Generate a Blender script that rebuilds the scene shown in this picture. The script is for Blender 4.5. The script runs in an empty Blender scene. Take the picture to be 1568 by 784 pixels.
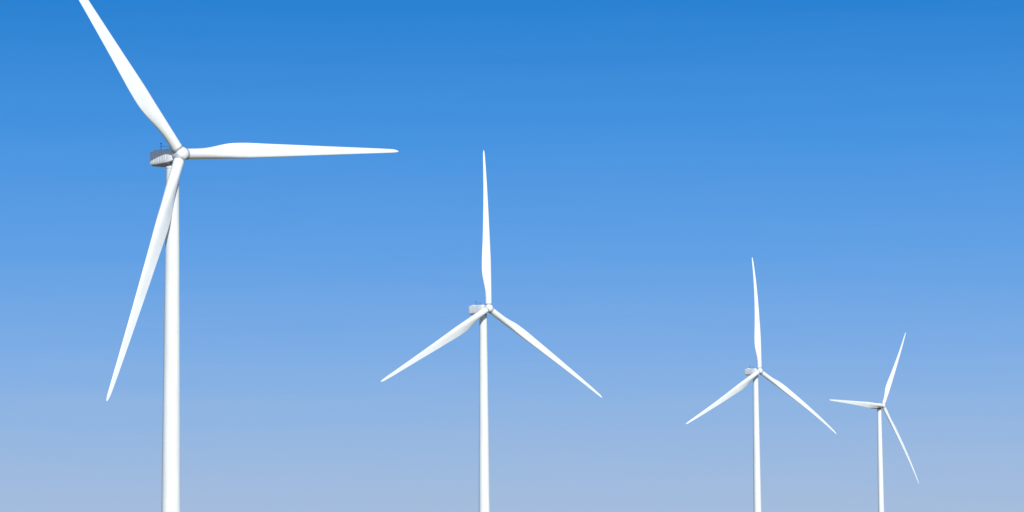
import bpy, bmesh, random
from math import *
from mathutils import Vector, Matrix
random.seed(4)
sc=bpy.context.scene
sc.view_settings.view_transform='Standard'
try: sc.view_settings.look='None'
except Exception: pass
sc.view_settings.exposure=0

def lin(c):
    return tuple(((x/255)/12.92 if x/255<=.04045 else ((x/255+.055)/1.055)**2.4) for x in c)

# ---------------------------------------------------------------- materials
def paint(name,col,rough=.4,dirt=.06,scale=.25,streak=True):
    m=bpy.data.materials.new(name);m.use_nodes=True
    nt=m.node_tree;N=nt.nodes;Lk=nt.links
    b=N['Principled BSDF'];b.inputs['Roughness'].default_value=rough
    b.inputs['Specular IOR Level'].default_value=.4
    tc=N.new('ShaderNodeTexCoord');mp=N.new('ShaderNodeMapping')
    mp.inputs['Scale'].default_value=(1,1,.12) if streak else (1,1,1)
    no=N.new('ShaderNodeTexNoise');no.inputs['Scale'].default_value=scale*4;no.inputs['Detail'].default_value=6
    rp=N.new('ShaderNodeValToRGB')
    rp.color_ramp.elements[0].position=.3;rp.color_ramp.elements[1].position=.62
    rp.color_ramp.elements[0].color=tuple(c*(1-dirt*2.2) for c in col)+(1,)
    rp.color_ramp.elements[1].color=tuple(col)+(1,)
    Lk.new(tc.outputs['Object'],mp.inputs['Vector']);Lk.new(mp.outputs[0],no.inputs['Vector'])
    Lk.new(no.outputs['Fac'],rp.inputs['Fac']);Lk.new(rp.outputs['Color'],b.inputs['Base Color'])
    return m
M_tower=paint('tower_paint',(.80,.84,.83),.5,.04)
M_blade=paint('blade_gelcoat',(.80,.84,.83),.4,.03,.1,False)
M_nac=paint('nacelle_grp',(.82,.84,.84),.5,.03)
M_dark=paint('dark_metal',(.06,.065,.07),.6,.05)
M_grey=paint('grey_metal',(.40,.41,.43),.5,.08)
M_conc=paint('concrete',(.38,.37,.34),.9,.15,1,False)

# ---------------------------------------------------------------- helpers
def mesh_obj(name,bm,mat,parent,smooth=True,sharp=35):
    bmesh.ops.recalc_face_normals(bm,faces=bm.faces)
    if smooth:
        for f in bm.faces:f.smooth=True
        for e in bm.edges:
            if len(e.link_faces)==2 and e.calc_face_angle(0)>radians(sharp): e.smooth=False
    me=bpy.data.meshes.new(name);bm.to_mesh(me);bm.free()
    for m in (mat if isinstance(mat,list) else [mat]): me.materials.append(m)
    o=bpy.data.objects.new(name,me);sc.collection.objects.link(o)
    if parent:o.parent=parent
    return o
def loft(bm,rings,cap=True,mi=0):
    vs=[[bm.verts.new(p) for p in r] for r in rings]
    n=len(vs[0])
    for a,b in zip(vs,vs[1:]):
        for i in range(n):
            f=bm.faces.new((a[i],a[(i+1)%n],b[(i+1)%n],b[i]));f.material_index=mi
    if cap:
        for r in (vs[0],vs[-1]):
            f=bm.faces.new(r);f.material_index=mi
def revolve(bm,prof,origin,axis,n=40,mi=0):
    axis=Vector(axis).normalized()
    t=Vector((0,0,1)) if abs(axis.z)<.9 else Vector((1,0,0))
    e1=axis.cross(t).normalized();e2=axis.cross(e1)
    loft(bm,[[Vector(origin)+axis*h+(e1*cos(2*pi*i/n)+e2*sin(2*pi*i/n))*r for i in range(n)] for h,r in prof],mi=mi)
def box(bm,c,s,bev=0,mi=0):
    r=bmesh.ops.create_cube(bm,size=1)
    vs=r['verts']
    for v in vs: v.co=Vector((v.co.x*s[0]+c[0],v.co.y*s[1]+c[1],v.co.z*s[2]+c[2]))
    fs=set(f for v in vs for f in v.link_faces)
    for f in fs:f.material_index=mi
    if bev:
        es=list(set(e for v in vs for e in v.link_edges))
        bmesh.ops.bevel(bm,geom=es,offset=bev,segments=3,affect='EDGES',profile=.5)

def interp(tab,s):
    for (a,x),(b,y) in zip(tab,tab[1:]):
        if s<=b:
            t=(s-a)/(b-a);return x+(y-x)*t
    return tab[-1][1]
CH=[(0,2.25),(.05,2.25),(.09,2.35),(.13,2.7),(.17,3.15),(.21,3.5),(.25,3.6),(.30,3.5),(.4,3.0),(.52,2.5),(.67,1.9),(.85,1.25),(.95,.9),(.98,.7),(.993,.45),(1,.2)]
TH=[(0,1),(.05,1),(.1,.86),(.15,.62),(.2,.45),(.3,.33),(.45,.26),(.7,.21),(1,.17)]
TW=[(0,16),(.15,15),(.3,9.5),(.5,5),(.75,2),(1,0)]
BL=57.0
def smooth_tab(tab,s,w=.025):
    return (interp(tab,max(0,s-w))+2*interp(tab,s)+interp(tab,min(1,s+w)))/4 if s<.96 else interp(tab,s)
def blade(name,hub,a,u,v,theta,c,bow,parent):
    bm=bmesh.new();t=radians(theta)
    d=u*cos(t)+v*sin(t);le=-(a.cross(d))
    r0=1.0;rings=[];ns=90;n=36
    for k in range(ns+1):
        s=k/ns
        if k>ns-8: s=1-((ns-k)/8.0)**1.5*(8/ns)
        r=r0+(BL-r0)*s
        ch=smooth_tab(CH,s);th=smooth_tab(TH,s);tw=radians(smooth_tab(TW,s))
        w=min(1,max(0,(s-.04)/.18));w=w*w*(3-2*w)
        off=c*s*s+bow*4*s*(1-s)*(.6+.4*s)
        ax=.5*(1-w)+.32*w
        C=hub+d*r+a*off
        ring=[]
        for i in range(n):
            ph=2*pi*i/n
            xc=(1-cos(ph))/2           # 0 leading edge, 1 trailing edge
            sgn=1 if sin(ph)>=0 else -1
            yc=sin(ph)/2
            yt=5*(.2969*sqrt(xc)-.126*xc-.3516*xc**2+.2843*xc**3-.1015*xc**4)+.03*xc
            ya=sgn*yt*th if 0<i!=n//2 else 0
            cam=-.035*4*xc*(1-xc)*w
            y=(yc*(1-w)*max(th,.3)+ya*w)+cam
            X=(ax-xc)*ch;Y=y*ch
            p=C+le*(X*cos(tw)-Y*sin(tw))+a*(X*sin(tw)+Y*cos(tw))
            ring.append(p)
        rings.append(ring)
    loft(bm,rings)
    return mesh_obj(name,bm,M_blade,parent,True,60)

TILT=.1157;OV=3.03
def turbine(hx,hy,hz,psi,blades,bow):
    root=bpy.data.objects.new('wind_turbine',None);sc.collection.objects.link(root)
    root.empty_display_size=5
    a=Vector((0,-cos(TILT),sin(TILT)));u=Vector((1,0,0));v=Vector((0,sin(TILT),cos(TILT)))
    oy=-OV*cos(TILT)
    root.location=(hx+sin(psi)*oy,hy-cos(psi)*oy,0)
    root.rotation_euler=(0,0,psi)
    hub=Vector((0,oy,hz))
    bm=bmesh.new();top=hz-2.3
    prof=[(0.25,2.0)]
    def R(z): 
        s=z/top; return 2.0+(1.32-2.0)*s**1.05
    for sec in (.27,.56,.80):
        z=top*sec
        prof+=[(z-.06,R(z)),(z-.05,R(z)-.012),(z+.05,R(z)-.012),(z+.06,R(z))]
    prof+=[(top-.5,R(top)),(top-.45,R(top)+.06),(top,R(top)+.06)]
    revolve(bm,prof,(0,0,0),(0,0,1),64)
    mesh_obj('tower',bm,M_tower,root,True,30)
    bm=bmesh.new();revolve(bm,[(-.5,5.5),(.12,5.5),(.16,3.0),(.3,2.6),(.3,2.2)],(0,0,0),(0,0,1),48)
    mesh_obj('foundation',bm,M_conc,root,True,20)
    bm=bmesh.new();box(bm,(0,2.02,2.9),(.95,.16,2.1),.05);box(bm,(0,2.8,1.75),(1.6,1.6,.08),.01)
    for i in range(8): box(bm,(-1.0-.28*i,2.8,1.65-.2*i),(.28,1.0,.05))
    mesh_obj('door_and_steps',bm,M_grey,root,False)
    bm=bmesh.new();revolve(bm,[(0.002,1.3),(.4,1.3)],(0,0,top),(0,0,1),48)
    mesh_obj('yaw_bearing',bm,M_dark,root,True,30)
    # nacelle housing (kept level, the shaft inside is tilted)
    bm=bmesh.new()
    y0,y1=oy+1.45,oy+9.1
    secs=[(y0,1.2,-1.15,1.2),(y0+.25,1.35,-1.35,1.3),(y0+1.3,1.6,-1.6,1.3),(y0+2.4,1.65,-1.6,1.3),(y1-2.0,1.65,-1.6,1.3),(y1-.15,1.62,-1.5,1.3),(y1,1.52,-1.4,1.22)]
    rings=[]
    for (y,w,zb,zt) in secs:
        r=[];rad=.2
        for (cx,cz,a0) in ((w-rad,zt-rad,0),(-w+rad,zt-rad,90),(-w+rad,zb+rad,180),(w-rad,zb+rad,270)):
            for k in range(5):
                an=radians(a0+22.5*k);r.append(Vector((cx+rad*cos(an),y,hz+cz+rad*sin(an))))
        rings.append(r)
    loft(bm,rings)
    mesh_obj('nacelle',bm,M_nac,root,True,28)
    # belly pan below the housing; its darker grey paints in underside shade
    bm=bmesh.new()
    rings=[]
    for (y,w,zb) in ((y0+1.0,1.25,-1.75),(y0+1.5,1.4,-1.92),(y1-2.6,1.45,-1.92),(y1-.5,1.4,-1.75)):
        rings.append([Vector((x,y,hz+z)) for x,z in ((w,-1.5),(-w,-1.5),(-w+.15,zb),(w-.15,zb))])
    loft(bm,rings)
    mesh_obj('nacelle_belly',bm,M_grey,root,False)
    bm=bmesh.new()
    yy=y0+1.9
    while yy<y1-.4:
        for sx in (-1,1): box(bm,(sx*1.65,yy,hz-.1),(.08,.2,2.1),.03)
        yy+=.62
    mesh_obj('nacelle_ribs',bm,M_nac,root,False)
    bm=bmesh.new()
    for k in range(7): box(bm,(0,y1+.02,hz-.8+k*.26),(2.4,.09,.1),.01)
    mesh_obj('rear_louvres',bm,M_dark,root,False)
    bm=bmesh.new()
    box(bm,(0,y1-1.5,hz+1.42),(2.3,1.5,.34),.06)
    mesh_obj('roof_cooler',bm,M_nac,root,False)
    bm=bmesh.new()
    zt=hz+1.28
    revolve(bm,[(0,.06),(1.5,.05)],(-1.1,y1-3.4,zt),(0,0,1),8)
    revolve(bm,[(0,.06),(1.1,.05)],(1.1,y1-3.4,zt),(0,0,1),8)
    box(bm,(0,y1-3.4,zt+.95),(2.3,.06,.06))
    box(bm,(-1.1,y1-3.4,zt+1.5),(.3,.3,.12),.02)
    revolve(bm,[(0,.16),(.3,.16),(.38,.08)],(.4,y1-2.8,zt),(0,0,1),12)
    mesh_obj('anemometer_mast',bm,M_dark,root,False)
    bm=bmesh.new()
    prof=[(-1.42,1.15),(-1.35,1.32),(-.9,1.4),(0,1.45),(.6,1.38)]
    for k in range(1,9):
        an=radians(90*k/8.3);prof.append((.6+.85*sin(an),1.38*cos(an)))
    revolve(bm,prof,hub,a,48)
    mesh_obj('hub',bm,M_nac,root,True,40)
    bm=bmesh.new()
    revolve(bm,[(-1.75,1.05),(-1.38,1.05)],hub,a,32)
    for k,(th,c) in enumerate(blades):
        t=radians(th);d=u*cos(t)+v*sin(t)
        revolve(bm,[(1.0,1.165),(1.54,1.165)],hub,d,40)
        t=radians(th+60);d=(u*cos(t)+v*sin(t))
        nrm=(d*.75+a*.65).normalized()
        revolve(bm,[(0,.24),(.06,.24)],hub+a*.86+d*1.16,nrm,20)
    mesh_obj('blade_bearings',bm,M_grey,root,True,40)
    for k,(th,c) in enumerate(blades):
        blade('blade_%d'%(k+1),hub,a,u,v,th,c,bow,root)
    return root

turbine(-68.39,581.7,81.11,.7170,[(5.08,1.75),(-113.07,1.05),(126.0,1.24)],.6)
turbine(-8.33,986.0,81.29,.6899,[(86.66,.46),(208.80,.74),(-32.39,1.29)],.9)
turbine(120.83,1387.0,81.93,.6489,[(87.73,.12),(208.29,-.57),(-32.29,-.5)],1.7)
turbine(235.11,1802.2,83.38,.7958,[(57.85,2.23),(178.22,1.92),(-61.27,.87)],1.4)

# ---------------------------------------------------------------- ground
bm=bmesh.new()
G=60000
n=24
for i in range(n+1):
    for j in range(n+1):
        bm.verts.new((-G+2*G*i/n,-G+2*G*j/n,0))
bm.verts.ensure_lookup_table()
for i in range(n):
    for j in range(n):
        bm.faces.new([bm.verts[k] for k in (i*(n+1)+j,(i+1)*(n+1)+j,(i+1)*(n+1)+j+1,i*(n+1)+j+1)])
m=bpy.data.materials.new('field_soil_and_stubble');m.use_nodes=True
nt=m.node_tree;N=nt.nodes;Lk=nt.links;b=N['Principled BSDF'];b.inputs['Roughness'].default_value=.95
tc=N.new('ShaderNodeTexCoord')
vo=N.new('ShaderNodeTexVoronoi');vo.inputs['Scale'].default_value=.0025;vo.distance='CHEBYCHEV'
no=N.new('ShaderNodeTexNoise');no.inputs['Scale'].default_value=.35;no.inputs['Detail'].default_value=10
r1=N.new('ShaderNodeValToRGB');r1.color_ramp.elements[0].color=(.20,.17,.10,1);r1.color_ramp.elements[1].color=(.10,.13,.05,1)
r1.color_ramp.elements.new(.5).color=(.28,.24,.15,1)
r2=N.new('ShaderNodeValToRGB');r2.color_ramp.elements[0].color=(.55,.55,.5,1);r2.color_ramp.elements[1].color=(1,1,1,1)
mx=N.new('ShaderNodeMix');mx.data_type='RGBA';mx.blend_type='MULTIPLY';mx.inputs[0].default_value=1
sep=N.new('ShaderNodeSeparateColor')
Lk.new(tc.outputs['Object'],vo.inputs['Vector']);Lk.new(tc.outputs['Object'],no.inputs['Vector'])
Lk.new(vo.outputs['Color'],sep.inputs[0]);Lk.new(sep.outputs[0],r1.inputs[0]);Lk.new(no.outputs['Fac'],r2.inputs[0])
Lk.new(r1.outputs[0],mx.inputs[6]);Lk.new(r2.outputs[0],mx.inputs[7]);Lk.new(mx.outputs[2],b.inputs['Base Color'])
mesh_obj('ground',bm,m,None,False)

# ---------------------------------------------------------------- sky + sun
SUN_EL=radians(34);SUN_AZ=radians(14)      # azimuth from straight behind the camera, to the right
sd=Vector((sin(SUN_AZ)*cos(SUN_EL),-cos(SUN_AZ)*cos(SUN_EL),sin(SUN_EL)))
w=bpy.data.worlds.new('World');sc.world=w;w.use_nodes=True
nt=w.node_tree;N=nt.nodes;Lk=nt.links
bg=N['Background'];bg.inputs['Strength'].default_value=.1
sky=N.new('ShaderNodeTexSky');sky.sky_type='NISHITA';sky.sun_disc=False
sky.sun_elevation=SUN_EL;sky.sun_rotation=atan2(sd.x,sd.y)
tc=N.new('ShaderNodeTexCoord');sp=N.new('ShaderNodeSeparateXYZ');Lk.new(tc.outputs['Generated'],sp.inputs[0])
mp=N.new('ShaderNodeMapping');mp.inputs['Scale'].default_value=(10,10,160)
no=N.new('ShaderNodeTexNoise');no.inputs['Scale'].default_value=1.0;no.inputs['Detail'].default_value=7;no.inputs['Roughness'].default_value=.6
Lk.new(tc.outputs['Generated'],mp.inputs[0]);Lk.new(mp.outputs[0],no.inputs['Vector'])
m1=N.new('ShaderNodeMath');m1.operation='SUBTRACT';m1.inputs[1].default_value=.5;Lk.new(no.outputs['Fac'],m1.inputs[0])
m2=N.new('ShaderNodeMath');m2.operation='MULTIPLY_ADD';m2.inputs[1].default_value=.014;Lk.new(m1.outputs[0],m2.inputs[0]);Lk.new(sp.outputs[2],m2.inputs[2])
mr=N.new('ShaderNodeMapRange');mr.inputs['From Min'].default_value=0;mr.inputs['From Max'].default_value=.4
Lk.new(m2.outputs[0],mr.inputs['Value'])
rp=N.new('ShaderNodeValToRGB');cr=rp.color_ramp
stops=[(0,(176,194,219)),(.0088,(165,189,221)),(.028,(155,185,224)),(.0475,(141,180,227)),(.0625,(128,174,229)),(.0985,(99,161,229)),(.142,(70,147,224)),(.186,(43,130,210)),(.3,(30,112,190)),(.4,(26,100,178))]
while len(cr.elements)<len(stops): cr.elements.new(.5)
for e,(p,c) in zip(cr.elements,stops): e.position=p/.4;e.color=lin(c)+(1,)
Lk.new(mr.outputs[0],rp.inputs[0])
sc10=N.new('ShaderNodeVectorMath');sc10.operation='SCALE';sc10.inputs['Scale'].default_value=10
Lk.new(rp.outputs[0],sc10.inputs[0])
f=N.new('ShaderNodeMapRange');f.inputs['From Min'].default_value=.22;f.inputs['From Max'].default_value=.55
Lk.new(sp.outputs[2],f.inputs['Value'])
mx=N.new('ShaderNodeMix');mx.data_type='RGBA'
Lk.new(f.outputs[0],mx.inputs[0]);Lk.new(sc10.outputs[0],mx.inputs[6]);Lk.new(sky.outputs[0],mx.inputs[7])
Lk.new(mx.outputs[2],bg.inputs['Color'])
sl=bpy.data.lights.new('sun','SUN');sl.energy=4.15;sl.angle=radians(.5);sl.color=(1,.98,.94)
so=bpy.data.objects.new('sun',sl);sc.collection.objects.link(so)
so.rotation_euler=sd.to_track_quat('Z','Y').to_euler();so.location=(0,0,200)

# ---------------------------------------------------------------- camera
cam=bpy.data.cameras.new('camera');co=bpy.data.objects.new('camera',cam);sc.collection.objects.link(co)
cam.sensor_width=36;cam.lens=36*4339.8/1568;cam.clip_start=.5;cam.clip_end=200000
co.matrix_world=Matrix.Translation((0,0,1.7))@Matrix.Rotation(pi/2+.09892,4,'X')@Matrix.Rotation(-.007,4,'Z')
sc.camera=co
